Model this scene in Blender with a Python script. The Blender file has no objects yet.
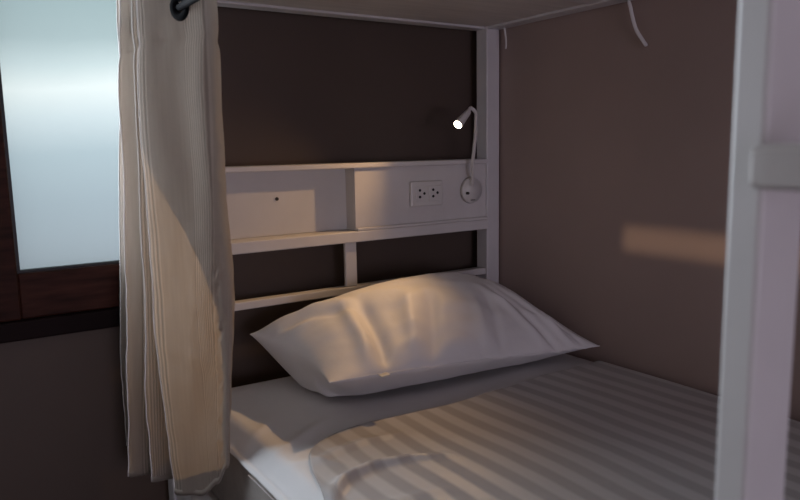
import bpy, bmesh, math, random
from mathutils import Vector, Matrix, noise

random.seed(4)
SC = bpy.context.scene
COL = SC.collection
ZB = 0.45            # mattress top above the floor; all heights below are from the mattress top

# ------------------------------------------------------------------ helpers
def nmat(name, color, rough=0.6, spec=0.4, build=None):
    m = bpy.data.materials.new(name); m.use_nodes = True
    nt = m.node_tree; b = nt.nodes['Principled BSDF']
    b.inputs['Base Color'].default_value = (*color, 1)
    b.inputs['Roughness'].default_value = rough
    b.inputs['Specular IOR Level'].default_value = spec
    if build: build(nt, b)
    return m

def node(nt, typ, **kw):
    n = nt.nodes.new(typ)
    for k, v in kw.items():
        if k in n.inputs: n.inputs[k].default_value = v
        else: setattr(n, k, v)
    return n

def mottled(c, amt=0.12, scale=6.0, bump=0.15, bscale=60.0, dist=0.002, stretch=(1, 1, 1)):
    """uneven paint: colour noise plus a fine bump"""
    def f(nt, b):
        tc = node(nt, 'ShaderNodeTexCoord')
        mp = node(nt, 'ShaderNodeMapping'); mp.inputs['Scale'].default_value = stretch
        nt.links.new(tc.outputs['Object'], mp.inputs['Vector'])
        n1 = node(nt, 'ShaderNodeTexNoise', Scale=scale, Detail=4.0)
        nt.links.new(mp.outputs[0], n1.inputs['Vector'])
        rp = nt.nodes.new('ShaderNodeValToRGB')
        rp.color_ramp.elements[0].position = .3; rp.color_ramp.elements[1].position = .7
        rp.color_ramp.elements[0].color = (*[x * (1 - amt) for x in c], 1)
        rp.color_ramp.elements[1].color = (*[min(1, x * (1 + amt)) for x in c], 1)
        nt.links.new(n1.outputs['Fac'], rp.inputs['Fac'])
        nt.links.new(rp.outputs[0], b.inputs['Base Color'])
        n2 = node(nt, 'ShaderNodeTexNoise', Scale=bscale, Detail=3.0)
        nt.links.new(mp.outputs[0], n2.inputs['Vector'])
        bp = node(nt, 'ShaderNodeBump', Strength=bump, Distance=dist)
        nt.links.new(n2.outputs['Fac'], bp.inputs['Height'])
        nt.links.new(bp.outputs[0], b.inputs['Normal'])
    return f

def link(name, me, m=None, parent=None, loc=(0, 0, 0), smooth=False):
    o = bpy.data.objects.new(name, me); COL.objects.link(o)
    if parent is None:
        o.location = (loc[0], loc[1], loc[2] + ZB)
    else:
        o.parent = parent
        pl = parent['_w'] if '_w' in parent else (0, 0, 0)
        o.location = (loc[0] - pl[0], loc[1] - pl[1], loc[2] - pl[2])
    o['_w'] = loc
    if m is not None:
        me.materials.append(m)
    if smooth:
        for p in me.polygons: p.use_smooth = True
    return o

def bmobj(name, bm, m, parent=None, smooth=False, origin=None):
    bmesh.ops.recalc_face_normals(bm, faces=bm.faces[:])
    vs = bm.verts
    if origin is None:
        xs = [v.co.x for v in vs]; ys = [v.co.y for v in vs]; zs = [v.co.z for v in vs]
        origin = ((min(xs) + max(xs)) / 2, (min(ys) + max(ys)) / 2, min(zs))
    bmesh.ops.translate(bm, verts=bm.verts[:], vec=(-origin[0], -origin[1], -origin[2]))
    me = bpy.data.meshes.new(name); bm.to_mesh(me); bm.free()
    return link(name, me, m, parent, origin, smooth)

def add_box(bm, a, b, bevel=0.0, seg=2):
    t = bmesh.new()
    bmesh.ops.create_cube(t, size=1.0)
    for v in t.verts:
        v.co = Vector([a[i] + (b[i] - a[i]) * (v.co[i] + .5) for i in range(3)])
    if bevel > 0:
        bmesh.ops.bevel(t, geom=t.edges[:], offset=bevel, segments=seg, affect='EDGES', profile=.5)
    me = bpy.data.meshes.new('t'); t.to_mesh(me); t.free()
    bm.from_mesh(me); bpy.data.meshes.remove(me)

def box(name, a, b, m, parent=None, bevel=0.003):
    bm = bmesh.new(); add_box(bm, a, b, bevel)
    o = bmobj(name, bm, m, parent)
    return o

def tube(bm, pts, rad, n=12, cap=True):
    pts = [Vector(p) for p in pts]
    rads = rad if isinstance(rad, (list, tuple)) else [rad] * len(pts)
    rings = []
    ref = None
    for i, p in enumerate(pts):
        d = (pts[min(i + 1, len(pts) - 1)] - pts[max(i - 1, 0)]).normalized()
        if ref is None:
            ref = d.orthogonal().normalized()
        ref = (ref - d * ref.dot(d)).normalized()
        s = d.cross(ref)
        rings.append([bm.verts.new(p + (ref * math.cos(2 * math.pi * k / n) + s * math.sin(2 * math.pi * k / n)) * rads[i]) for k in range(n)])
    for a, b in zip(rings, rings[1:]):
        for k in range(n):
            bm.faces.new((a[k], a[(k + 1) % n], b[(k + 1) % n], b[k]))
    if cap:
        bm.faces.new(list(reversed(rings[0]))); bm.faces.new(rings[-1])

def smooth_path(pts, n=8):
    """Catmull-Rom through points"""
    P = [Vector(p) for p in pts]
    out = []
    for i in range(len(P) - 1):
        p0, p1, p2, p3 = P[max(i - 1, 0)], P[i], P[i + 1], P[min(i + 2, len(P) - 1)]
        for k in range(n):
            t = k / n
            out.append(.5 * ((2 * p1) + (p2 - p0) * t + (2 * p0 - 5 * p1 + 4 * p2 - p3) * t * t + (3 * p1 - p0 - 3 * p2 + p3) * t ** 3))
    out.append(P[-1])
    return out

def thing(name, label, cat, loc, group=None):
    o = bpy.data.objects.new(name, None); COL.objects.link(o)
    o.empty_display_size = .1
    o.location = (loc[0], loc[1], loc[2] + ZB); o['_w'] = loc
    o['label'] = label; o['category'] = cat
    if group: o['group'] = group
    return o

def tag(o, label, cat, group=None):
    o['label'] = label; o['category'] = cat
    if group: o['group'] = group
    return o

def struct(o):
    o['kind'] = 'structure'; return o

def sstep(a, b, x):
    t = max(0., min(1., (x - a) / (b - a))); return t * t * (3 - 2 * t)

# ------------------------------------------------------------------ materials
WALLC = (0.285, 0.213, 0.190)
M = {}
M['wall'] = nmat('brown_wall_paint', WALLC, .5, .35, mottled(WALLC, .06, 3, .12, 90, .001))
BACKC = (.074, .053, .042)  # darker brown for the back wall than for the right wall
M['wallback'] = nmat('dark_brown_back_wall', BACKC, .55, .3, mottled(BACKC, .06, 3, .12, 90, .001))
M['wallpale'] = nmat('pale_wall_paint', (.35, .33, .31), .7, .2, mottled((.35, .33, .31), .05))
M['ceil'] = nmat('ceiling_paint', (.45, .43, .41), .8, .2, mottled((.45, .43, .41), .04))
M['floor'] = nmat('dark_floor_tiles', (.06, .05, .045), .4, .4, mottled((.06, .05, .045), .2, 4))
M['white'] = nmat('white_painted_wood', (.56, .535, .52), .45, .4, mottled((.56, .535, .52), .05, 9, .25, 45, .0015))
M['metal'] = nmat('white_painted_metal', (.55, .53, .53), .4, .45, mottled((.55, .53, .53), .06, 8, .2, 30, .0015))
M['niche'] = nmat('white_niche_board', (.54, .52, .50), .55, .3, mottled((.54, .52, .50), .05, 7, .1))
M['ply'] = nmat('painted_plywood', (.58, .54, .51), .6, .3, mottled((.58, .54, .51), .1, 5, .2, 40, .0015, (1, 8, 1)))
M['wood'] = nmat('dark_red_wood', (.030, .010, .0065),   .55, .1, mottled((.030, .010, .0065), .45, 5, .2, 30, .001, (2, 2, 14)))
M['woodh'] = nmat('dark_red_wood_rail', (.036, .012, .008), .55, .1, mottled((.036, .012, .008), .45, 5, .2, 30, .001, (2, 14, 14)))
M['black'] = nmat('black_bead', (.008, .007, .007), .5)
M['sill'] = nmat('near_black_wood', (.008, .004, .004), .6, .08, mottled((.008, .004, .004), .3))
M['screw'] = nmat('dark_screw', (.03, .025, .02), .4)
M['plastic'] = nmat('white_plastic', (.56, .54, .52), .35, .5)
M['hole'] = nmat('socket_slot_black', (.004, .004, .004), .6)
M['mattress'] = nmat('grey_mattress_cover', (.30, .27, .25), .8, .2, mottled((.30, .27, .25), .12, 20, .3, 150, .001))
M['darkmetal'] = nmat('dark_rod_metal', (.004, .004, .005), .7, .03)

def satin(period, c0, c1):
    def f(nt, b):
        tc = node(nt, 'ShaderNodeTexCoord')
        sp = node(nt, 'ShaderNodeSeparateXYZ'); nt.links.new(tc.outputs['UV'], sp.inputs[0])
        mu = node(nt, 'ShaderNodeMath', operation='MULTIPLY'); mu.inputs[1].default_value = 2 * math.pi / period
        nt.links.new(sp.outputs['X'], mu.inputs[0])
        si = node(nt, 'ShaderNodeMath', operation='SINE'); nt.links.new(mu.outputs[0], si.inputs[0])
        rp = nt.nodes.new('ShaderNodeMapRange'); rp.inputs['From Min'].default_value = -.45; rp.inputs['From Max'].default_value = .45
        nt.links.new(si.outputs[0], rp.inputs['Value'])
        mx = node(nt, 'ShaderNodeMix', data_type='RGBA')
        mx.inputs[6].default_value = (*c0, 1); mx.inputs[7].default_value = (*c1, 1)
        nt.links.new(rp.outputs[0], mx.inputs[0]); nt.links.new(mx.outputs[2], b.inputs['Base Color'])
        r2 = nt.nodes.new('ShaderNodeMapRange'); r2.inputs['To Min'].default_value = .75; r2.inputs['To Max'].default_value = .45
        nt.links.new(rp.outputs[0], r2.inputs['Value']); nt.links.new(r2.outputs[0], b.inputs['Roughness'])
        no = node(nt, 'ShaderNodeTexNoise', Scale=26.0, Detail=3.0)
        nt.links.new(tc.outputs['Object'], no.inputs['Vector'])
        bp = node(nt, 'ShaderNodeBump', Strength=.35, Distance=.004)
        nt.links.new(no.outputs['Fac'], bp.inputs['Height']); nt.links.new(bp.outputs[0], b.inputs['Normal'])
        b.inputs['Sheen Weight'].default_value = .1
    return f
M['sheet'] = nmat('striped_satin_sheet', (.6, .6, .6), .6, .3, satin(.056, (.345, .325, .32), (.455, .44, .435)))
M['plain'] = nmat('plain_white_sheet', (.64, .625, .62), .7, .25, mottled((.64, .625, .62), .03, 8, .3, 26, .004))
M['pillow'] = nmat('white_satin_pillowcase', (.7, .68, .68), .55, .3, mottled((.69, .675, .68), .02, 10, .25, 24, .004))

def cloth(nt, b):
    b.inputs['Base Color'].default_value = (.37, .315, .27, 1)
    tc = node(nt, 'ShaderNodeTexCoord')
    sp = node(nt, 'ShaderNodeSeparateXYZ'); nt.links.new(tc.outputs['UV'], sp.inputs[0])
    # woven pin stripes grouped into bands along the cloth
    mu = node(nt, 'ShaderNodeMath', operation='MULTIPLY'); mu.inputs[1].default_value = 2 * math.pi / .0075
    nt.links.new(sp.outputs['X'], mu.inputs[0])
    si = node(nt, 'ShaderNodeMath', operation='SINE'); nt.links.new(mu.outputs[0], si.inputs[0])
    mu2 = node(nt, 'ShaderNodeMath', operation='MULTIPLY'); mu2.inputs[1].default_value = 2 * math.pi / .15
    nt.links.new(sp.outputs['X'], mu2.inputs[0])
    ad = node(nt, 'ShaderNodeMath', operation='ADD'); ad.inputs[1].default_value = math.pi / 2
    nt.links.new(mu2.outputs[0], ad.inputs[0])
    s2 = node(nt, 'ShaderNodeMath', operation='SINE'); nt.links.new(ad.outputs[0], s2.inputs[0])
    mr = nt.nodes.new('ShaderNodeMapRange'); mr.inputs['From Min'].default_value = .1; mr.inputs['From Max'].default_value = .3
    nt.links.new(s2.outputs[0], mr.inputs['Value'])
    pr = node(nt, 'ShaderNodeMath', operation='MULTIPLY')
    nt.links.new(si.outputs[0], pr.inputs[0]); nt.links.new(mr.outputs[0], pr.inputs[1])
    no = node(nt, 'ShaderNodeTexNoise', Scale=45.0, Detail=3.0)
    nt.links.new(tc.outputs['UV'], no.inputs['Vector'])
    a2 = node(nt, 'ShaderNodeMath', operation='MULTIPLY_ADD'); a2.inputs[1].default_value = .45
    nt.links.new(pr.outputs[0], a2.inputs[0]); nt.links.new(no.outputs['Fac'], a2.inputs[2])
    bp = node(nt, 'ShaderNodeBump', Strength=.38, Distance=.002)
    nt.links.new(a2.outputs[0], bp.inputs['Height']); nt.links.new(bp.outputs[0], b.inputs['Normal'])
    tr = node(nt, 'ShaderNodeBsdfTranslucent')
    wv = node(nt, 'ShaderNodeMapRange'); wv.inputs['From Min'].default_value = -.6; wv.inputs['From Max'].default_value = .6
    nt.links.new(pr.outputs[0], wv.inputs['Value'])
    w2 = node(nt, 'ShaderNodeTexNoise', Scale=1.0, Detail=3.0)
    mp = node(nt, 'ShaderNodeMapping'); mp.inputs['Scale'].default_value = (160, 9, 1)
    nt.links.new(tc.outputs['UV'], mp.inputs['Vector']); nt.links.new(mp.outputs[0], w2.inputs['Vector'])
    av = node(nt, 'ShaderNodeMath', operation='MULTIPLY_ADD'); av.inputs[1].default_value = .55
    nt.links.new(w2.outputs['Fac'], av.inputs[0]); nt.links.new(wv.outputs[0], av.inputs[2])
    cm = node(nt, 'ShaderNodeMix', data_type='RGBA')
    cm.inputs[6].default_value = (.58, .55, .52, 1); cm.inputs[7].default_value = (.93, .90, .87, 1)
    w4 = node(nt, 'ShaderNodeMapRange'); w4.inputs['From Min'].default_value = .2; w4.inputs['From Max'].default_value = 1.3
    nt.links.new(av.outputs[0], w4.inputs['Value'])
    nt.links.new(w4.outputs[0], cm.inputs[0]); nt.links.new(cm.outputs[2], tr.inputs['Color'])
    nt.links.new(bp.outputs[0], tr.inputs['Normal'])
    mx = node(nt, 'ShaderNodeMixShader'); mx.inputs[0].default_value = .64
    out = nt.nodes['Material Output']
    nt.links.new(b.outputs[0], mx.inputs[1]); nt.links.new(tr.outputs[0], mx.inputs[2])
    nt.links.new(mx.outputs[0], out.inputs['Surface'])
M['curtain'] = nmat('sheer_cream_cotton', (.62, .57, .52), .8, .15, cloth)

def pane(nt, b):
    tr = node(nt, 'ShaderNodeBsdfTransparent'); tr.inputs[0].default_value = (.92, .95, .95, 1)
    tl = node(nt, 'ShaderNodeBsdfTranslucent'); tl.inputs[0].default_value = (.85, .88, .88, 1)
    mx = node(nt, 'ShaderNodeMixShader'); mx.inputs[0].default_value = .25
    out = nt.nodes['Material Output']
    nt.links.new(tr.outputs[0], mx.inputs[1]); nt.links.new(tl.outputs[0], mx.inputs[2])
    nt.links.new(mx.outputs[0], out.inputs['Surface'])
M['pane'] = nmat('frosted_glass', (.9, .9, .9), .3, .5, pane)

def emit(col, s):
    def f(nt, b):
        e = node(nt, 'ShaderNodeEmission', Strength=s); e.inputs['Color'].default_value = (*col, 1)
        nt.links.new(e.outputs[0], nt.nodes['Material Output'].inputs['Surface'])
    return f
M['lens'] = nmat('lamp_lens_lit', (1, 1, 1), .3, .5, emit((1, .86, .62), 14.0))

# ------------------------------------------------------------------ room shell
XL, YF, ZT, ZF = -3.0, -3.7, 2.0, -.45
YB = .095                       # face of the back wall
WT = .12
WX0, WX1, WZ0, WZ1 = -2.12, -.99, .165, 1.42     # window opening in the back wall
def wall(name, boxes, m):
    bm = bmesh.new()
    for a, b in boxes: add_box(bm, a, b)
    return struct(bmobj(name, bm, m))
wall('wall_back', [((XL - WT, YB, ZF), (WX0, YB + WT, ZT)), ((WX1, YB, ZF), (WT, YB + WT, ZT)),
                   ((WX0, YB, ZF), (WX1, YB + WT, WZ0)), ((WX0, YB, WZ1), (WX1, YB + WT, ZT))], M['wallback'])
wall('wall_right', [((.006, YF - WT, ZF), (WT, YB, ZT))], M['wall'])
# left wall with an added slot that shapes the light patch on the right wall
SY0, SY1, SZ0, SZ1 = -1.70, -1.47, .330, .352
W3Y0, W3Y1, W3Z0, W3Z1 = -3.3, -2.1, -.15, 1.05
wall('wall_left', [((XL - WT, YF - WT, ZF), (XL, W3Y0, ZT)), ((XL - WT, W3Y0, ZF), (XL, W3Y1, W3Z0)), ((XL - WT, W3Y0, W3Z1), (XL, W3Y1, ZT)),
                   ((XL - WT, W3Y1, ZF), (XL, YB, SZ0)), ((XL - WT, W3Y1, SZ1), (XL, YB, ZT)),
                   ((XL - WT, W3Y1, SZ0), (XL, SY0, SZ1)), ((XL - WT, SY1, SZ0), (XL, YB, SZ1))], M['wallpale'])
W2X0, W2X1, W2Z0, W2Z1 = -1.95, -.55, -.2, .96
wall('wall_front', [((XL, YF - WT, ZF), (W2X0, YF, ZT)), ((W2X1, YF - WT, ZF), (.006, YF, ZT)),
                    ((W2X0, YF - WT, ZF), (W2X1, YF, W2Z0)), ((W2X0, YF - WT, W2Z1), (W2X1, YF, ZT))], M['wallpale'])
wall('floor', [((XL - WT, YF - WT, ZF - .1), (WT, YB + WT, ZF))], M['floor'])
wall('ceiling', [((XL - WT, YF - WT, ZT), (WT, YB + WT, ZT + .1))], M['ceil'])

# window beside the bed: two frosted sashes in a dark wooden frame
w1 = bpy.data.objects.new('window_1', None); COL.objects.link(w1)
w1.location = (-1.55, YB, WZ0 + ZB); w1['_w'] = (-1.55, YB, WZ0); struct(w1)
FY0, FY1 = YB - .012, YB + .06
box('frame_stile', (WX0, FY0, WZ0 + .045), (-2.03, FY1, WZ1), M['wood'], w1, .004)
box('frame_stile', (-1.425, FY0, WZ0 + .045), (-1.332, FY1, WZ1), M['wood'], w1, .004)
box('frame_stile', (-1.045, FY0, WZ0 + .045), (WX1, FY1, WZ1), M['wood'], w1, .004)
for x0, x1 in ((-2.03, -1.425), (-1.332, -1.045)):
    box('frame_rail', (x0, FY0 + .004, WZ0 + .045), (x1, FY1, .313), M['woodh'], w1, .004)
    box('frame_rail', (x0, FY0 + .004, 1.33), (x1, FY1, WZ1), M['woodh'], w1, .004)
    bm = bmesh.new()
    add_box(bm, (x0, YB + .004, .313), (x0 + .007, YB + .02, 1.33)); add_box(bm, (x1 - .007, YB + .004, .313), (x1, YB + .02, 1.33))
    add_box(bm, (x0 + .007, YB + .004, .313), (x1 - .007, YB + .02, .319)); add_box(bm, (x0 + .007, YB + .004, 1.324), (x1 - .007, YB + .02, 1.33))
    bmobj('glazing_bead', bm, M['black'], w1)
    box('pane', (x0, YB + .021, .313), (x1, YB + .026, 1.33), M['pane'], w1, 0)
box('window_sill', (WX0 - .03, YB - .022, WZ0), (WX1 + .0, YB + .05, WZ0 + .044), M['sill'], w1, .004)

# unseen window added behind the camera to go with the rear fill
w2 = bpy.data.objects.new('fill_window_2', None); COL.objects.link(w2)
w2.location = (-1.25, YF, W2Z0 + ZB); w2['_w'] = (-1.25, YF, W2Z0); struct(w2)
for a, b in (((W2X0, W2Z0), (W2X0 + .07, W2Z1)), ((W2X1 - .07, W2Z0), (W2X1, W2Z1)),
             ((W2X0 + .07, W2Z0), (W2X1 - .07, W2Z0 + .07)), ((W2X0 + .07, W2Z1 - .07), (W2X1 - .07, W2Z1))):
    box('window_frame', (a[0], YF - .06, a[1]), (b[0], YF + .01, b[1]), M['wood'], w2, .004)
box('pane', (W2X0 + .07, YF - .04, W2Z0 + .07), (W2X1 - .07, YF - .034, W2Z1 - .07), M['pane'], w2, 0)

# unseen window added in the left wall to go with the side fill
w3 = bpy.data.objects.new('fill_window_3', None); COL.objects.link(w3)
w3.location = (XL, -2.7, W3Z0 + ZB); w3['_w'] = (XL, -2.7, W3Z0); struct(w3)
for a, b in (((W3Y0, W3Z0), (W3Y0 + .07, W3Z1)), ((W3Y1 - .07, W3Z0), (W3Y1, W3Z1)),
             ((W3Y0 + .07, W3Z0), (W3Y1 - .07, W3Z0 + .07)), ((W3Y0 + .07, W3Z1 - .07), (W3Y1 - .07, W3Z1))):
    box('window_frame', (XL - .06, a[0], a[1]), (XL + .01, b[0], b[1]), M['wood'], w3, .004)
box('pane', (XL - .04, W3Y0 + .07, W3Z0 + .07), (XL - .034, W3Y1 - .07, W3Z1 - .07), M['pane'], w3, 0)

# ------------------------------------------------------------------ bunk bed
bed = thing('bunk_bed', 'white painted bunk bed with headboard shelf, upper bunk and ladder against the brown wall', 'bunk bed', (-.53, -1.0, ZF))
mt, wh = M['metal'], M['white']
FOOT = -2.02
ZD = .92                        # underside of the upper bunk's frame
for x0, y0 in ((-.05, 0), (-1.05, 0), (-.05, FOOT), (-1.05, FOOT)):
    y1 = y0 + .05
    box('post', (x0, y0, ZF), (x0 + .05 if x0 < -.5 else 0.0, y1, ZD + .62 if y0 == 0 else ZD + .4), mt, bed, .003)
# upper bunk frame
box('upper_beam', (-1.0, .006, ZD), (-.05, .05, ZD + .055), mt, bed, .003)       # back
box('upper_beam', (-1.0, FOOT, ZD), (-.05, FOOT + .044, ZD + .055), mt, bed, .003)
box('upper_side_beam', (-.05, FOOT + .05, ZD), (0, 0, ZD + .055), mt, bed, .003)
box('upper_side_beam', (-1.05, FOOT + .05, ZD), (-1.0, 0, ZD + .055), mt, bed, .003)
for y in (-.445, -.97, -1.5):
    box('upper_cross_beam', (-1.0, y, ZD + .002), (-.05, y + .05, ZD + .045), mt, bed, .003)
box('upper_deck', (-1.0, FOOT + .05, ZD + .0552), (-.05, 0.006, ZD + .07), M['ply'], bed, 0)
for y0, y1 in ((-.393, .004), (-.968, -.447), (-1.498, -.972), (-1.97, -1.502)):
    box('upper_deck_panel', (-.998, y0, ZD + .006), (-.052, y1, ZD + .018), M['ply'], bed, .001)
# headboard: rail, strut, shelf box
box('headboard_rail', (-1.0, .004, .177), (-.05, .034, .198), wh, bed, .003)
box('headboard_strut', (-.549, .006, .1982), (-.513, .018, .3205), wh, bed, .003)
box('shelf_bottom', (-1.0, -.006, .321), (-.05, .066, .351), wh, bed, .003)
box('shelf_bottom_lip', (-.514, -.0055, .3512), (-.05, .004, .359), wh, bed, .002)
box('shelf_top', (-1.0, -.006, .522), (-.05, .066, .536), wh, bed, .003)
box('niche_back', (-1.0, .057, .3512), (-.501, .066, .5218), M['niche'], bed, .001)
box('niche_side', (-.514, .0182, .3512), (-.5, .0568, .5218), M['niche'], bed, .001)
box('socket_panel', (-.514, .006, .3512), (-.05, .018, .5218), wh, bed, .001)
bm = bmesh.new(); bmesh.ops.create_cone(bm, cap_ends=True, segments=14, radius1=.005, radius2=.0042, depth=.003, matrix=Matrix.Translation((-.7205, .0555, .4475)) @ Matrix.Rotation(math.pi / 2, 4, 'X'))
o = bmobj('screw', bm, M['screw'], bed); o['label'] = 'small dark screw head'
# lower bed
box('side_rail', (-1.045, FOOT + .05, -.36), (-1.008, -.001, -.205), mt, bed, .004)
box('side_rail', (-.05, FOOT + .05, -.36), (-.012, -.001, -.205), mt, bed, .004)
box('bed_base', (-1.006, FOOT + .052, -.25), (-.052, -.002, -.222), M['ply'], bed, .002)
box('foot_rail', (-1.0, FOOT, -.3), (-.05, FOOT + .04, .12), wh, bed, .003)
# ladder on the room side
for y0 in (-1.420, -1.86):
    box('ladder_stile', (-1.035, y0, ZF), (-.983, y0 + .024, ZD + .45), mt, bed, .0035)
def rung_mesh(z):
    bm = bmesh.new()
    # flat tread-like bar with a rounded upper edge, fixed to the outer face of the stiles
    prof = [(-.0, -.002), (-.0, .0225), (-.004, .0265), (-.009, .0262), (-.0125, .022), (-.0125, .001), (-.009, -.002)]
    ys = [-1.4165, -1.4195, -1.428, -1.45, -1.6, -1.75, -1.83, -1.848, -1.853]
    sc = [.86, .95, .99, 1.0, 1, 1, .99, .95, .86]
    rings = []
    for y, s in zip(ys, sc):
        rings.append([bm.verts.new((-1.0352 + x * s, y, z + .012 + (zz - .012) * s)) for x, zz in prof])
    n = len(prof)
    for a, b in zip(rings, rings[1:]):
        for k in range(n): bm.faces.new((a[k], a[(k + 1) % n], b[(k + 1) % n], b[k]))
    bm.faces.new(rings[0]); bm.faces.new(list(reversed(rings[-1])))
    return bm
M['rung'] = nmat('greyed_white_rung_paint', (.40, .365, .355), .5, .35, mottled((.40, .365, .355), .06, 12, .25, 40, .0015))
for z in (-.13, .205, .5485, .88, 1.15):
    bmobj('ladder_rung', rung_mesh(z), M['rung'], bed)

# ------------------------------------------------------------------ mattress and sheet
MX0, MX1, MY0, MY1 = -1.003, -.004, FOOT + .06, -.004
def mattress_height(x, y):
    """height of the sheet: soft edges, broad dents, wrinkles near the open side"""
    d = min(x - MX0, MX1 - x, MY1 - y, y - MY0)
    h = -.030 * (1 - sstep(0, .05, d)) ** 2
    h += .006 * noise.noise((x * 2.3, y * 2.1, 3.1))
    h += .0035 * noise.noise((x * 6.5 + 1, y * 5, 8.0)) * sstep(0., .15, d)
    h -= .012 * math.exp(-((x + .5) / .28) ** 2 - ((y + .22) / .2) ** 2)
    # wrinkles pulled along the open left edge
    def ridge(pts, w, a):
        best = 9; tt = 0
        for i in range(len(pts) - 1):
            ax, ay = pts[i]; bx, by = pts[i + 1]
            l2 = (bx - ax) ** 2 + (by - ay) ** 2
            t = max(0, min(1, ((x - ax) * (bx - ax) + (y - ay) * (by - ay)) / l2))
            dd = math.hypot(x - ax - t * (bx - ax), y - ay - t * (by - ay))
            if dd < best: best = dd; tt = (i + t) / (len(pts) - 1)
        return a * math.exp(-(best / w) ** 2) * math.sin(math.pi * min(1, max(0, .08 + .84 * tt)))
    if x < -.55 and y > -.95:
        h += ridge([(-1.0, -.735), (-.97, -.68), (-.925, -.645), (-.86, -.632), (-.79, -.648), (-.72, -.68)], .0125, .014)
        h += ridge([(-.95, -.56), (-.88, -.535), (-.81, -.53), (-.74, -.535)], .014, .006)
        h += ridge([(-.99, -.46), (-.93, -.44), (-.87, -.40), (-.80, -.36)], .016, .006)
        h += ridge([(-.97, -.52), (-.93, -.54), (-.89, -.60)], .012, .005)
        h += ridge([(-.985, -.78), (-.90, -.76), (-.80, -.78)], .014, .005)
        h += ridge([(-.99, -.36), (-.94, -.33), (-.9, -.27)], .016, .004)
    return h
# mattress body
bm = bmesh.new(); add_box(bm, (MX0 + .004, MY0 + .004, -.221), (MX1 - .004, MY1 - .004, -.045), .025, 4)
mat = bmobj('mattress', bm, M['mattress'], None, True)
tag(mat, 'grey covered mattress under the white bedding on the lower bunk', 'mattress')
# sheet: one cloth over the mattress with a short drop on the open side
def hemdrop(y): return .010 + .005 * noise.noise((y * 3.0, 2.2, 0)) + .003 * math.sin(y * 5.5 + .4)
NX, NY = 190, 260
bm = bmesh.new()
uvl = bm.loops.layers.uv.new('UVMap')
grid = []; uvs = {}
ys = []
for j in range(NY + 1):
    t = j / NY
    ys.append(MY1 + (MY0 - MY1) * (t ** 1.35))
for j, y in enumerate(ys):
    row = []
    for i in range(-8, NX + 1):
        if i >= 0:
            x = MX0 - .004 + (MX1 - MX0 + .002) * i / NX
            z = mattress_height(max(x, MX0), y)
            u = x
        else:
            k = -i / 8
            dr = hemdrop(y) * k
            x = MX0 - .004 - .004 * math.sin(k * math.pi / 2) - .006 * k * (.5 + noise.noise((y * 7, k, 5)))
            z = mattress_height(MX0, y) - dr
            u = MX0 - .004 - dr
        v = bm.verts.new((x, y, z)); uvs[v] = (u, y)
        row.append(v)
    grid.append(row)
for a, b in zip(grid, grid[1:]):
    for i in range(len(a) - 1):
        f = bm.faces.new((a[i], b[i], b[i + 1], a[i + 1]))
        for l in f.loops: l[uvl].uv = uvs[l.vert]
sheet = bmobj('bed_sheet', bm, M['plain'], None, True)
s = sheet.modifiers.new('thick', 'SOLIDIFY'); s.thickness = .002; s.offset = -1
tag(sheet, 'plain white sheet showing between the pillow and the striped coverlet', 'sheet')

# striped coverlet drawn up to just short of the pillow
EDGE = [(-1.06, -.86), (-1.01, -.76), (-.972, -.66), (-.945, -.56), (-.908, -.487), (-.85, -.455), (-.77, -.440), (-.67, -.446), (-.46, -.450), (-.24, -.437), (.02, -.440)]
EP = smooth_path([(x, y, 0) for x, y in EDGE], 10)
def front_edge(x):
    for a, b in zip(EP, EP[1:]):
        if a.x <= x <= b.x: return a.y + (b.y - a.y) * (x - a.x) / max(1e-6, b.x - a.x) + .004 * noise.noise((x * 14, 3, 1))
    return EP[-1].y
bm = bmesh.new(); uvl = bm.loops.layers.uv.new('UVMap'); uvs = {}; grid = []
TH = .009
NX, NY = 230, 240
offs = [(0.0, .0022), (-.001, .0042), (.001, .0066), (.0045, .0082), (.009, TH)]
for j in range(NY + 1):
    row = []
    for i in range(-10, NX + 1):
        k = max(0, -i) / 10
        x = MX0 - .008 + (MX1 - MX0 + .004) * max(i, 0) / NX
        yf = front_edge(x - .05 * k)
        if j < len(offs): d, hgt = offs[j]
        else:
            t = (j - len(offs) + 1) / (NY - len(offs) + 1); d = .009 + (yf - MY0 - .012) * t ** 1.35; hgt = TH
        y = yf - d
        edge = (1 - .55 * (1 - sstep(0, .03, x - MX0 + .008))) * (.4 + .6 * sstep(-.99, -.80, x))
        if k == 0:
            z = mattress_height(max(x, MX0), y) + max(.0025, hgt * edge); u = x
        else:
            dr = (.009 + .003 * noise.noise((y * 3.0, 2.2, 4))) * k
            z = mattress_height(MX0, y) + max(.0025, hgt * edge) - dr; u = x - dr
            x -= .006 * math.sin(k * math.pi / 2) + .003 * k
        v = bm.verts.new((x, y, z)); uvs[v] = (u + .011 * noise.noise((x * 3, y * 4, 0)), y); row.append(v)
    grid.append(row)
for a, b in zip(grid, grid[1:]):
    for i in range(len(a) - 1):
        f = bm.faces.new((a[i], b[i], b[i + 1], a[i + 1]))
        for l in f.loops: l[uvl].uv = uvs[l.vert]
cov = bmobj('coverlet', bm, M['sheet'], None, True)
s = cov.modifiers.new('thick', 'SOLIDIFY'); s.thickness = .0016; s.offset = -1
tag(cov, 'white satin striped coverlet, creased near the open side, spread over the lower bunk', 'coverlet')

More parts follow.
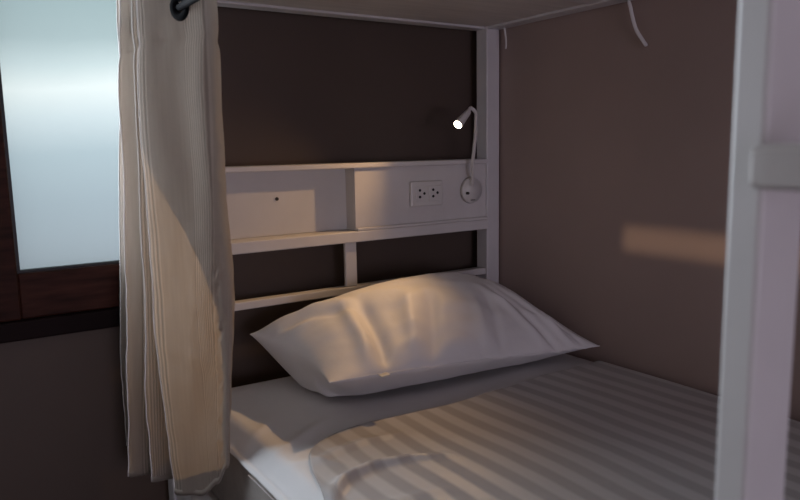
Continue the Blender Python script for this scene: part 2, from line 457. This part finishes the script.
# ------------------------------------------------------------------ pillow
LB, RB = Vector((-.850, -.035, .124)), Vector((-.060, -.035, .115))
LF, RF = Vector((-.832, -.422, .102)), Vector((-.030, -.435, .043))
def pillow_point(u, v, side):
    # u: -1 left .. 1 right, v: -1 front .. 1 back
    a = (u + 1) / 2; b = (v + 1) / 2
    p = (LF * (1 - a) + RF * a) * (1 - b) + (LB * (1 - a) + RB * a) * b
    p.z -= .011 * (1 - u * u) * (1 + u) / 2 * max(0, -v)
    # seam bows inward between the corners
    p.y += -.030 * v * (1 - u * u) * abs(v) ** 2 * 1.0
    p.x += -.028 * u * (1 - v * v) * abs(u) ** 2
    eu, ev = max(0, 1 - abs(u) ** 2.3), max(0, 1 - abs(v) ** 2.3)
    vc = .36                                     # the crown sits towards the headboard
    w = (v - vc) / (1 + vc) if v < vc else (v - vc) / (1 - vc)
    et = max(0, 1 - abs(w) ** (1.75 if v < vc else 2.2))
    prof = (eu ** .62) * (ev ** .58)
    if side > 0:
        T = .127
        # crown sits a little right of the middle
        p.z += T * (eu ** (.66 if u < 0 else .66 - .14 * u)) * (et ** (.74 if v < vc else .55)) * (1 + .13 * math.sin(u * 1.8))
        p.z -= .012 * math.exp(-((u + .45) / .25) ** 2 - ((v + .2) / .5) ** 2)
        # diagonal creases running from the front left corner
        def cr(u0, v0, u1, v1, w, amp):
            dx, dy = u1 - u0, v1 - v0; L = math.hypot(dx, dy)
            t = ((u - u0) * dx + (v - v0) * dy) / L ** 2
            d = ((u - u0) * dy - (v - v0) * dx) / L
            return amp * math.exp(-(d / w) ** 2) * sstep(-.1, .25, t) * (1 - sstep(.65, 1.1, t))
        p.z += cr(-.72, -.95, -.55, .35, .05, .013) - cr(-.62, -.95, -.42, .3, .05, .018)
        p.z += cr(-.42, -.98, -.12, .2, .06, .012) - cr(-.30, -.98, .02, .05, .05, .014)
        p.z += cr(.10, -1, .30, -.1, .04, .008) - cr(.2, -1, .42, -.1, .035, .009)
        p.z += cr(.58, -1.05, .40, .1, .035, .009) - cr(.66, -1.05, .50, .1, .028, .010) + cr(.80, -1.05, .60, .2, .03, .009) - cr(.88, -1.0, .70, .1, .022, .007)
        p.z += cr(.95, -.95, .4, -.2, .05, .005)
        p.z += cr(-.95, .9, -.5, .3, .08, .008) - cr(-.98, .6, -.55, .1, .07, .008)
    else:
        fl = .012
        q = p.copy()
        q.z = p.z - (p.z - fl) * min(1, prof * 2.3)
        # belly pushes forward over the sheet at the front
        q.y += (.050 - .034 * u) * min(1, prof * 2.3) * sstep(.1, .9, -v); q.x += .035 * min(1, prof * 2.3) * sstep(.2, .9, -u) * sstep(.0, .8, -v)
        p = q
    p += Vector((noise.noise((u * 3, v * 3, side)), noise.noise((u * 3 + 7, v * 3, side)), noise.noise((u * 3, v * 3 + 9, side)))) * .004 * min(1, prof * 2)
    p.z += .0035 * noise.noise((u * 7, v * 5, side * 3)) * min(1, prof * 2)
    return p
NU, NV = 150, 90
def eased(i, n):
    t = i / n * 2 - 1
    return math.sin(t * math.pi / 2) * .6 + t * .4
bm = bmesh.new(); uvl = bm.loops.layers.uv.new('UVMap')
vv = {}; uvs = {}
for side in (1, -1):
    for i in range(NU + 1):
        for j in range(NV + 1):
            edge = i in (0, NU) or j in (0, NV)
            if edge and side < 0:
                vv[(side, i, j)] = vv[(1, i, j)]; continue
            u, v = eased(i, NU), eased(j, NV)
            w = bm.verts.new(pillow_point(u, v, side))
            vv[(side, i, j)] = w; uvs[w] = (v * .25, u * .4)
for side in (1, -1):
    for i in range(NU):
        for j in range(NV):
            q = [vv[(side, i, j)], vv[(side, i + 1, j)], vv[(side, i + 1, j + 1)], vv[(side, i, j + 1)]]
            f = bm.faces.new(q if side > 0 else q[::-1])
            for l in f.loops: l[uvl].uv = uvs[l.vert]
pil = bmobj('pillow', bm, M['pillow'], None, True)
tag(pil, 'plump white pillow lying against the headboard on the plain white sheet', 'pillow')
# seam cord round the pillow and the small care tag on its front
pts = []
for k in range(NU + 1): pts.append(pillow_point(eased(k, NU), -1, 1))
bm = bmesh.new(); tube(bm, pts, .0018, 6)
bmobj('seam', bm, M['pillow'], pil, True)
tp = pillow_point(-.66, -1, 1)
bm = bmesh.new(); add_box(bm, (tp.x - .011, tp.y - .016, tp.z - .001), (tp.x + .013, tp.y + .004, tp.z + .0008), .0006)
o = bmobj('care_tag', bm, M['plastic'], pil); o['label'] = 'small white cloth tag'

# ------------------------------------------------------------------ reading lamp
LP = Vector((-.258, -.122, .634))                      # centre of the lens
lamp = thing('reading_lamp', 'lit white gooseneck reading lamp fixed to the headboard shelf beside the post', 'lamp', (-.113, .006, .40))
wp = M['plastic']
bm = bmesh.new()
rot = Matrix.Rotation(math.pi / 2, 4, 'X')
bmesh.ops.create_cone(bm, cap_ends=True, segments=40, radius1=.041, radius2=.036, depth=.018, matrix=Matrix.Translation((-.113, -.0035, .443)) @ rot)
bmesh.ops.bevel(bm, geom=[e for e in bm.edges if len(e.link_faces) == 2 and e.calc_face_angle(0) > .5], offset=.004, segments=3, affect='EDGES')
bmobj('base', bm, wp, lamp, True)
bm = bmesh.new()
bmesh.ops.create_cone(bm, cap_ends=True, segments=20, radius1=.0045, radius2=.004, depth=.008, matrix=Matrix.Translation((-.139, -.016, .436)) @ rot)
o = bmobj('switch', bm, M['screw'], lamp, True); o['label'] = 'small dark switch button'
bm = bmesh.new(); add_box(bm, (-.126, -.0141, .4135), (-.108, -.0125, .4155), .0008)
bmobj('base_slot', bm, M['screw'], lamp)
HD = Vector((-.76, -.16, -.60)).normalized()           # the way the head points
hb = LP - HD * .062
path = smooth_path([(-.122, -.012, .458), (-.125, -.022, .480), (-.138, -.038, .52), (-.162, -.080, .60), (-.180, -.105, .648),
                    (-.188, -.113, .668), tuple(hb - HD * .008 + Vector((0, 0, .003))), tuple(hb + HD * .004)], 8)
bm = bmesh.new(); tube(bm, path, .0052, 12); bmobj('gooseneck', bm, wp, lamp, True)
bm = bmesh.new()
tube(bm, [hb, hb + HD * .003, hb + HD * .012, hb + HD * .03, hb + HD * .056, hb + HD * .0605], [.005, .0075, .009, .0105, .0128, .0130], 24)
bmobj('lamp_head', bm, wp, lamp, True)
bm = bmesh.new()
tube(bm, [LP - HD * .0012, LP + HD * .0015, LP + HD * .004], [.0115, .0115, .008], 24)
o = bmobj('lens', bm, M['lens'], lamp, True); o['label'] = 'glowing warm white lens'

# ------------------------------------------------------------------ power outlet
out = thing('power_outlet', 'white double power socket plate on the headboard shelf panel', 'power outlet', (-.279, .006, .405))
ox0, ox1, oz0, oz1 = -.336, -.224, .406, .478
box('face_plate', (ox0, -.006, oz0), (ox1, .0055, oz1), wp, out, .0035)
for cx in (-.301, -.254):
    bm = bmesh.new(); add_box(bm, (cx - .020, -.0085, .420), (cx + .020, -.0062, .464), .001)
    sk = bmobj('socket', bm, wp, out)
    for dx, dz, w, h in ((-.007, .0105, .0032, .004), (-.007, -.0085, .0032, .004), (.0085, .001, .003, .004)):
        bm = bmesh.new()
        bmesh.ops.create_cone(bm, cap_ends=True, segments=12, radius1=h, radius2=h, depth=.0012,
                              matrix=Matrix.Translation((cx + dx, -.0091, .442 + dz)) @ rot)
        o = bmobj('socket_hole', bm, M['hole'], sk)
        o['label'] = 'black pin hole'

# ------------------------------------------------------------------ cable ties hanging from the upper bunk
def strap(name, pts, w, label):
    P = smooth_path(pts, 7)
    bm = bmesh.new(); prev = None
    for i, p in enumerate(P):
        d = (P[min(i + 1, len(P) - 1)] - P[max(i - 1, 0)]).normalized()
        sd = Vector((.72, -.69, 0)); sd = (sd - d * sd.dot(d)).normalized(); nn = d.cross(sd)
        ww = w * (.65 if i in (0, len(P) - 1) else 1)
        ring = [bm.verts.new(p + sd * ww * a + nn * .0009 * b) for a, b in ((-.5, -1), (.5, -1), (.5, 1), (-.5, 1))]
        if prev:
            for k in range(4): bm.faces.new((prev[k], prev[(k + 1) % 4], ring[(k + 1) % 4], ring[k]))
        else: bm.faces.new(ring[::-1])
        prev = ring
    bm.faces.new(prev)
    o = bmobj(name, bm, wp, None, True)
    tag(o, label, 'cable tie', 'cable ties hanging from the upper bunk')
strap('cable_tie', [(-.022, -.046, .919), (-.018, -.046, .90), (-.016, -.047, .88), (-.020, -.05, .858)], .005,
      'short white cable tie tail hanging near the back post at the corner of the walls')
strap('cable_tie', [(-.020, -.490, .919), (-.0215, -.498, .90), (-.0205, -.506, .87), (-.014, -.512, .845), (-.008, -.525, .822), (-.006, -.536, .806)], .0085,
      'longer white cable tie tail with a bent end hanging over the bare brown right wall')

# ------------------------------------------------------------------ curtain and rod
RODX, RODZ = -1.076, .828
rod = thing('curtain_rod', 'dark metal curtain rod running under the edge of the upper bunk', 'curtain rod', (RODX, -.98, RODZ))
bm = bmesh.new(); tube(bm, [(RODX, YB - .004, RODZ), (RODX, FOOT + .07, RODZ)], .0065, 16)
bmobj('rod', bm, M['darkmetal'], rod, True)
for y in (-.85, -1.95):
    bm = bmesh.new(); add_box(bm, (RODX - .004, y - .01, RODZ + .0067), (RODX + .004, y + .01, ZD + .02), .001); add_box(bm, (RODX - .004, y - .01, ZD + .02), (-1.0502, y + .01, ZD + .028), .001)
    bmobj('bracket', bm, M['darkmetal'], rod)

# fold lines of the curtain (plan positions at z = .90, .58, .24, -.15), from the wall end to the near end
F = [
    ('R', [(-1.045, .050), (-1.045, .060), (-1.05, .070), (-1.06, .075)]),
    ('L', [(-1.098, .000), (-1.112, .010), (-1.126, .050), (-1.132, .078)]),
    ('R', [(-1.035, -.095), (-1.040, -.06), (-1.050, -.01), (-1.075, .020)]),
    ('L', [(-1.120, -.120), (-1.131, -.098), (-1.146, -.085), (-1.160, -.052)]),
    ('R', [(-1.035, -.170), (-1.042, -.14), (-1.055, -.11), (-1.075, -.07)]),
    ('L', [(-1.122, -.226), (-1.121, -.194), (-1.125, -.161), (-1.126, -.119)]),
    ('R', [(-1.050, -.255), (-1.056, -.22), (-1.062, -.18), (-1.072, -.14)]),
    ('L', [(-1.132, -.293), (-1.131, -.266), (-1.121, -.216), (-1.100, -.208)]),
    ('C', [(-1.100, -.335), (-1.100, -.335), (-1.090, -.305), (-1.072, -.265)]),
    ('C', [(-1.072, -.385), (-1.072, -.385), (-1.066, -.352), (-1.052, -.308)]),
    ('C', [(-1.050, -.440), (-1.050, -.436), (-1.050, -.392), (-1.040, -.335)]),
    ('E', [(-1.012, -.366), (-1.003, -.370), (-1.030, -.408), (-1.0325, -.362)]),
    ('R', [(-.970, -.215), (-.965, -.238), (-1.013, -.375), (-1.024, -.350)]),
]
ZK = [.90, .58, .24, -.15]
def interp4(vals, z):
    # smooth interpolation through the four heights
    pts = list(zip(ZK, vals))
    if z >= ZK[0]: return Vector(vals[0])
    for i in range(3):
        if z >= ZK[i + 1]:
            t = (ZK[i] - z) / (ZK[i] - ZK[i + 1])
            p0 = Vector(vals[max(i - 1, 0)]); p1 = Vector(vals[i]); p2 = Vector(vals[i + 1]); p3 = Vector(vals[min(i + 2, 3)])
            m1 = (p2 - p0) / 2; m2 = (p3 - p1) / 2
            t2, t3 = t * t, t ** 3
            return p1 * (2 * t3 - 3 * t2 + 1) + m1 * (t3 - 2 * t2 + t) + p2 * (-2 * t3 + 3 * t2) + m2 * (t3 - t2)
    return Vector(vals[3])
CT = .914                                   # top of the curtain's header
def hem_z(s):
    """height of the hem along the cloth (s from 0 at the wall end to 1 at the near end)"""
    k = [(0, -.12), (.10, -.135), (.25, -.155), (.45, -.150), (.58, -.148), (.68, -.135), (.80, -.095), (.90, -.05), (1, -.02)]
    for (a, za), (b, zb) in zip(k, k[1:]):
        if s <= b: return za + (zb - za) * sstep(0, 1, (s - a) / (b - a))
    return k[-1][1]
NS = 8
ROWS = 150
bm = bmesh.new(); uvl = bm.loops.layers.uv.new('UVMap'); uvs = {}
rows = []
ncol = (len(F) - 1) * NS + 1
ref_len = None
for r in range(ROWS + 1):
    row = []
    # plan curve at this row; a column keeps its share of the cloth all the way down
    zs = None
    tt = r / ROWS
    plan = None
    zmid = CT + (-.14 - CT) * tt
    key = [interp4(v, zmid) for _, v in F]
    curve = smooth_path([(p.x, p.y, 0) for p in key], NS)
    if ref_len is None:
        ref_len = [0.0]
        for a, b in zip(curve, curve[1:]): ref_len.append(ref_len[-1] + (b - a).length)
    for c in range(ncol):
        s = c / (ncol - 1)
        zh = hem_z(s)
        z = CT + (zh - CT) * tt
        p = curve[c]
        d = (curve[min(c + 1, ncol - 1)] - curve[max(c - 1, 0)]).normalized()
        nrm = Vector((d.y, -d.x, 0))
        amp = .0022 + .0025 * sstep(.0, .5, 1 - abs(tt - .5) * 2)
        wob = noise.noise((s * 9, z * 5.0, 1.7)) * amp * 1.8 + noise.noise((s * 24, z * 13.0, 4.7)) * .0012
        wob += .0045 * noise.noise((s * 15, z * 2.2, 9.1)) + .0022 * noise.noise((s * 11, z * 24.0, 6.3)) * sstep(.25, .75, tt) + .0025 * noise.noise((s * 18, z * 20.0, 2.3)) * sstep(.70, .86, z)
        # gathered puckers down the woven band beside the near edge
        band = math.exp(-((s - .85) / .035) ** 2) * sstep(.95, .55, z) if z < .7 else 0
        wob += band * (.0045 * noise.noise((s * 45, z * 90.0, 2.0)) + .003 * noise.noise((s * 20, z * 34.0, 7.0)))
        # gently pinched line under the header
        wob -= .004 * math.exp(-((z - .775) / .012) ** 2) * (.4 + .6 * math.sin(s * 40) ** 2)
        q = p + nrm * wob
        v = bm.verts.new((q.x, q.y, z)); uvs[v] = (ref_len[c] - ref_len[9 * NS + 3], z)
        row.append(v)
    rows.append(row)
lit_edge_lines = [[v.co.copy() for v in (r_[k * NS] for r_ in rows)] for k in (1, 3, 5, 7)]
for a, b in zip(rows, rows[1:]):
    for c in range(ncol - 1):
        f = bm.faces.new((a[c], a[c + 1], b[c + 1], b[c]))
        for l in f.loops: l[uvl].uv = uvs[l.vert]
bmesh.ops.recalc_face_normals(bm, faces=bm.faces[:])

# openings for the rings where the cloth crosses the rod: cut out small discs of faces
cross = []
cut = set()
mid = None
keytop = [interp4(v, RODZ) for _, v in F]
ctop = smooth_path([(p.x, p.y, 0) for p in keytop], 40)
for a, b in zip(ctop, ctop[1:]):
    if (a.x - RODX) * (b.x - RODX) < 0:
        t = (RODX - a.x) / (b.x - a.x)
        cross.append((a.lerp(b, t), (b - a).normalized()))
GR = .0195
for f in bm.faces:
    c = f.calc_center_median()
    for p, d in cross:
        if (Vector((c.x, c.y, c.z)) - Vector((p.x, p.y, RODZ))).length < GR: cut.add(f)
bmesh.ops.delete(bm, geom=list(cut), context='FACES')
cur = bmobj('curtain', bm, M['curtain'], None, True)
s = cur.modifiers.new('thick', 'SOLIDIFY'); s.thickness = .0012; s.offset = 0
tag(cur, 'cream sheer curtain gathered on a dark rod between the window and the lower bunk', 'curtain')
for p, d in cross:
    bm = bmesh.new()
    nrm = Vector((d.y, -d.x, 0)).normalized(); up = Vector((0, 0, 1))
    R0, r0, n, m_ = .0172, .0078, 36, 10
    rg = []
    for k in range(n):
        a = 2 * math.pi * k / n
        e = d * math.cos(a) + up * math.sin(a)
        rg.append([bm.verts.new(Vector((p.x, p.y, RODZ)) + e * (R0 + r0 * math.cos(2 * math.pi * q / m_)) + nrm * (r0 * .7 * math.sin(2 * math.pi * q / m_))) for q in range(m_)])
    for k in range(n):
        for q in range(m_):
            bm.faces.new((rg[k][q], rg[(k + 1) % n][q], rg[(k + 1) % n][(q + 1) % m_], rg[k][(q + 1) % m_]))
    o = bmobj('curtain_ring', bm, M['darkmetal'], cur, True); o['label'] = 'dark round eyelet ring'
M['lit_edge'] = nmat('pale_lit_edge', (.74, .72, .70), .8, .15)  # window light on the pleat edges, put into a pale cord's colour
for tl in lit_edge_lines:
    bm = bmesh.new(); tube(bm, [p + Vector((-.0008, -.0006, 0)) for p in tl[::2]], .0013, 8)
    o = bmobj('pleat_lit_edge', bm, M['lit_edge'], cur, True); o['label'] = 'pale cord added for the light on a pleat edge'
# stitched hem band at the foot of the cloth
bm = bmesh.new(); prev = None
last = rows[-1]
key = [interp4(v, -.14) for _, v in F]
curve = smooth_path([(p.x, p.y, 0) for p in key], NS)
for c in range(ncol):
    s = c / (ncol - 1); p = curve[c]
    d = (curve[min(c + 1, ncol - 1)] - curve[max(c - 1, 0)]).normalized(); nrm = Vector((d.y, -d.x, 0))
    wob = noise.noise((s * 9, hem_z(s) * 5.0, 1.7)) * .0022 + noise.noise((s * 24, hem_z(s) * 13.0, 4.7)) * .0012
    pr = []
    for off, dz in ((-.0012, .0), (.0012, .0), (.0012, .013), (-.0012, .013)):
        q = p + nrm * (wob + off)
        pr.append(bm.verts.new((q.x, q.y, hem_z(s) + dz - .001)))
    if prev:
        for k in range(4): bm.faces.new((prev[k], prev[(k + 1) % 4], pr[(k + 1) % 4], pr[k]))
    else: bm.faces.new(pr[::-1])
    prev = pr
bm.faces.new(prev)
bmobj('hem', bm, M['curtain'], cur, True)

# ------------------------------------------------------------------ light
# sky seen through the frosted panes: bright haze over the horizon, greyer above and below
w = bpy.data.worlds.new('overcast_sky'); SC.world = w; w.use_nodes = True
nt = w.node_tree; bg = nt.nodes['Background']
tc = node(nt, 'ShaderNodeTexCoord')
sp = node(nt, 'ShaderNodeSeparateXYZ'); nt.links.new(tc.outputs['Generated'], sp.inputs[0])
no = node(nt, 'ShaderNodeTexNoise', Scale=2.6, Detail=1.5)
nt.links.new(tc.outputs['Generated'], no.inputs['Vector'])
ma = node(nt, 'ShaderNodeMath', operation='MULTIPLY_ADD'); ma.inputs[1].default_value = .06
nt.links.new(no.outputs['Fac'], ma.inputs[0]); nt.links.new(sp.outputs['Z'], ma.inputs[2])
mr = nt.nodes.new('ShaderNodeMapRange'); mr.inputs['From Min'].default_value = -.25; mr.inputs['From Max'].default_value = .40
nt.links.new(ma.outputs[0], mr.inputs['Value'])
rp = nt.nodes.new('ShaderNodeValToRGB'); nt.links.new(mr.outputs[0], rp.inputs['Fac'])
els = rp.color_ramp.elements
els[0].position = 0; els[0].color = (.32, .33, .38, 1)
els[1].position = 1; els[1].color = (.28, .37, .39, 1)
for p, c in ((.204, (.345, .375, .43, 1)), (.34, (.43, .50, .57, 1)), (.43, (.55, .65, .72, 1)), (.50, (.90, .98, 1.03, 1)), (.555, (1.20, 1.24, 1.23, 1)),
             (.60, (.82, .92, .94, 1)), (.65, (.50, .61, .63, 1)), (.73, (.38, .50, .52, 1))):
    e = els.new(p); e.color = c
nt.links.new(rp.outputs[0], bg.inputs['Color'])
sr = nt.nodes.new('ShaderNodeMapRange'); sr.inputs['From Min'].default_value = .06; sr.inputs['From Max'].default_value = .22
sr.inputs['To Min'].default_value = 1.08; sr.inputs['To Max'].default_value = 1.42
nt.links.new(sp.outputs['X'], sr.inputs['Value']); nt.links.new(sr.outputs[0], bg.inputs['Strength'])

def area(name, loc, direction, sx, sy, energy, col, portal=False, spread=math.pi):
    l = bpy.data.lights.new(name, 'AREA'); l.shape = 'RECTANGLE'; l.size = sx; l.size_y = sy
    l.energy = energy; l.color = col; l.spread = spread
    o = bpy.data.objects.new(name, l); COL.objects.link(o); o.location = (loc[0], loc[1], loc[2] + ZB)
    o.rotation_euler = Vector(direction).to_track_quat('-Z', 'Y').to_euler()
    if portal: l.cycles.is_portal = True
    return o
area('window_daylight', (-1.54, YB - .02, .82), (0, -1, 0), .97, 1.0, 22.0, (.82, .90, 1))
area('rear_fill', (-1.25, YF + .03, .38), (0, 1, .0), 1.2, .9, 19.5, (.90, .77, 1))  # added violet fill from behind the camera
area('side_fill', (XL + .03, -2.7, .45), (1, 0, .0), 1.0, 1.0, 1.8, (1, .72, .62))  # added warm fill from the left wall

sl = bpy.data.lights.new('reading_lamp_light', 'SPOT'); sl.energy = 12.5; sl.color = (1, .60, .27)
sl.spot_size = math.radians(110); sl.spot_blend = 1.0; sl.shadow_soft_size = .007
so = bpy.data.objects.new('reading_lamp_light', sl); COL.objects.link(so)
so.location = LP + HD * .006 + Vector((0, 0, ZB))
so.rotation_euler = Vector((-.88, -.27, -.40)).to_track_quat('-Z', 'Y').to_euler()

cl = bpy.data.lights.new('wall_patch_light', 'SPOT'); cl.energy = 260; cl.color = (1, .72, .45)
cl.spot_size = math.radians(60); cl.spot_blend = .3; cl.shadow_soft_size = .01
co = bpy.data.objects.new('wall_patch_light', cl); COL.objects.link(co)
co.location = (-4.6, -2.0, .345 + ZB)  # added unseen spot, shines through the slot to make the wall patch
co.rotation_euler = Vector((1, .25, 0)).to_track_quat('-Z', 'Y').to_euler()

# ------------------------------------------------------------------ camera
Rm = [[0.8336933213121983, 0.0949484060383337, 0.5440039027343605],
      [-0.5519261584266189, 0.11071361953989124, 0.8265107440879466],
      [-0.01824723660915968, 0.9893064715441602, -0.14470571418217532]]
cam = bpy.data.cameras.new('camera'); co = bpy.data.objects.new('camera', cam); COL.objects.link(co)
mw = Matrix(((Rm[0][0], Rm[0][1], -Rm[0][2], -1.46977), (Rm[1][0], Rm[1][1], -Rm[1][2], -1.66431),
             (Rm[2][0], Rm[2][1], -Rm[2][2], .57676 + ZB), (0, 0, 0, 1)))
co.matrix_world = mw
cam.sensor_width = 36; cam.sensor_fit = 'HORIZONTAL'; cam.lens = 704.72463 * 36 / 800
cam.clip_start = .02
cam.dof.use_dof = True; cam.dof.focus_distance = 1.95; cam.dof.aperture_fstop = 5.6
SC.camera = co

for o in COL.objects:
    if '_w' in o: del o['_w']

SC.view_settings.view_transform = 'Standard'; SC.view_settings.look = 'None'
SC.view_settings.exposure = 0; SC.view_settings.gamma = 1; SC.view_settings.use_curve_mapping = False
SC.cycles.use_denoising = True
SC.cycles.max_bounces = 10; SC.cycles.transparent_max_bounces = 12
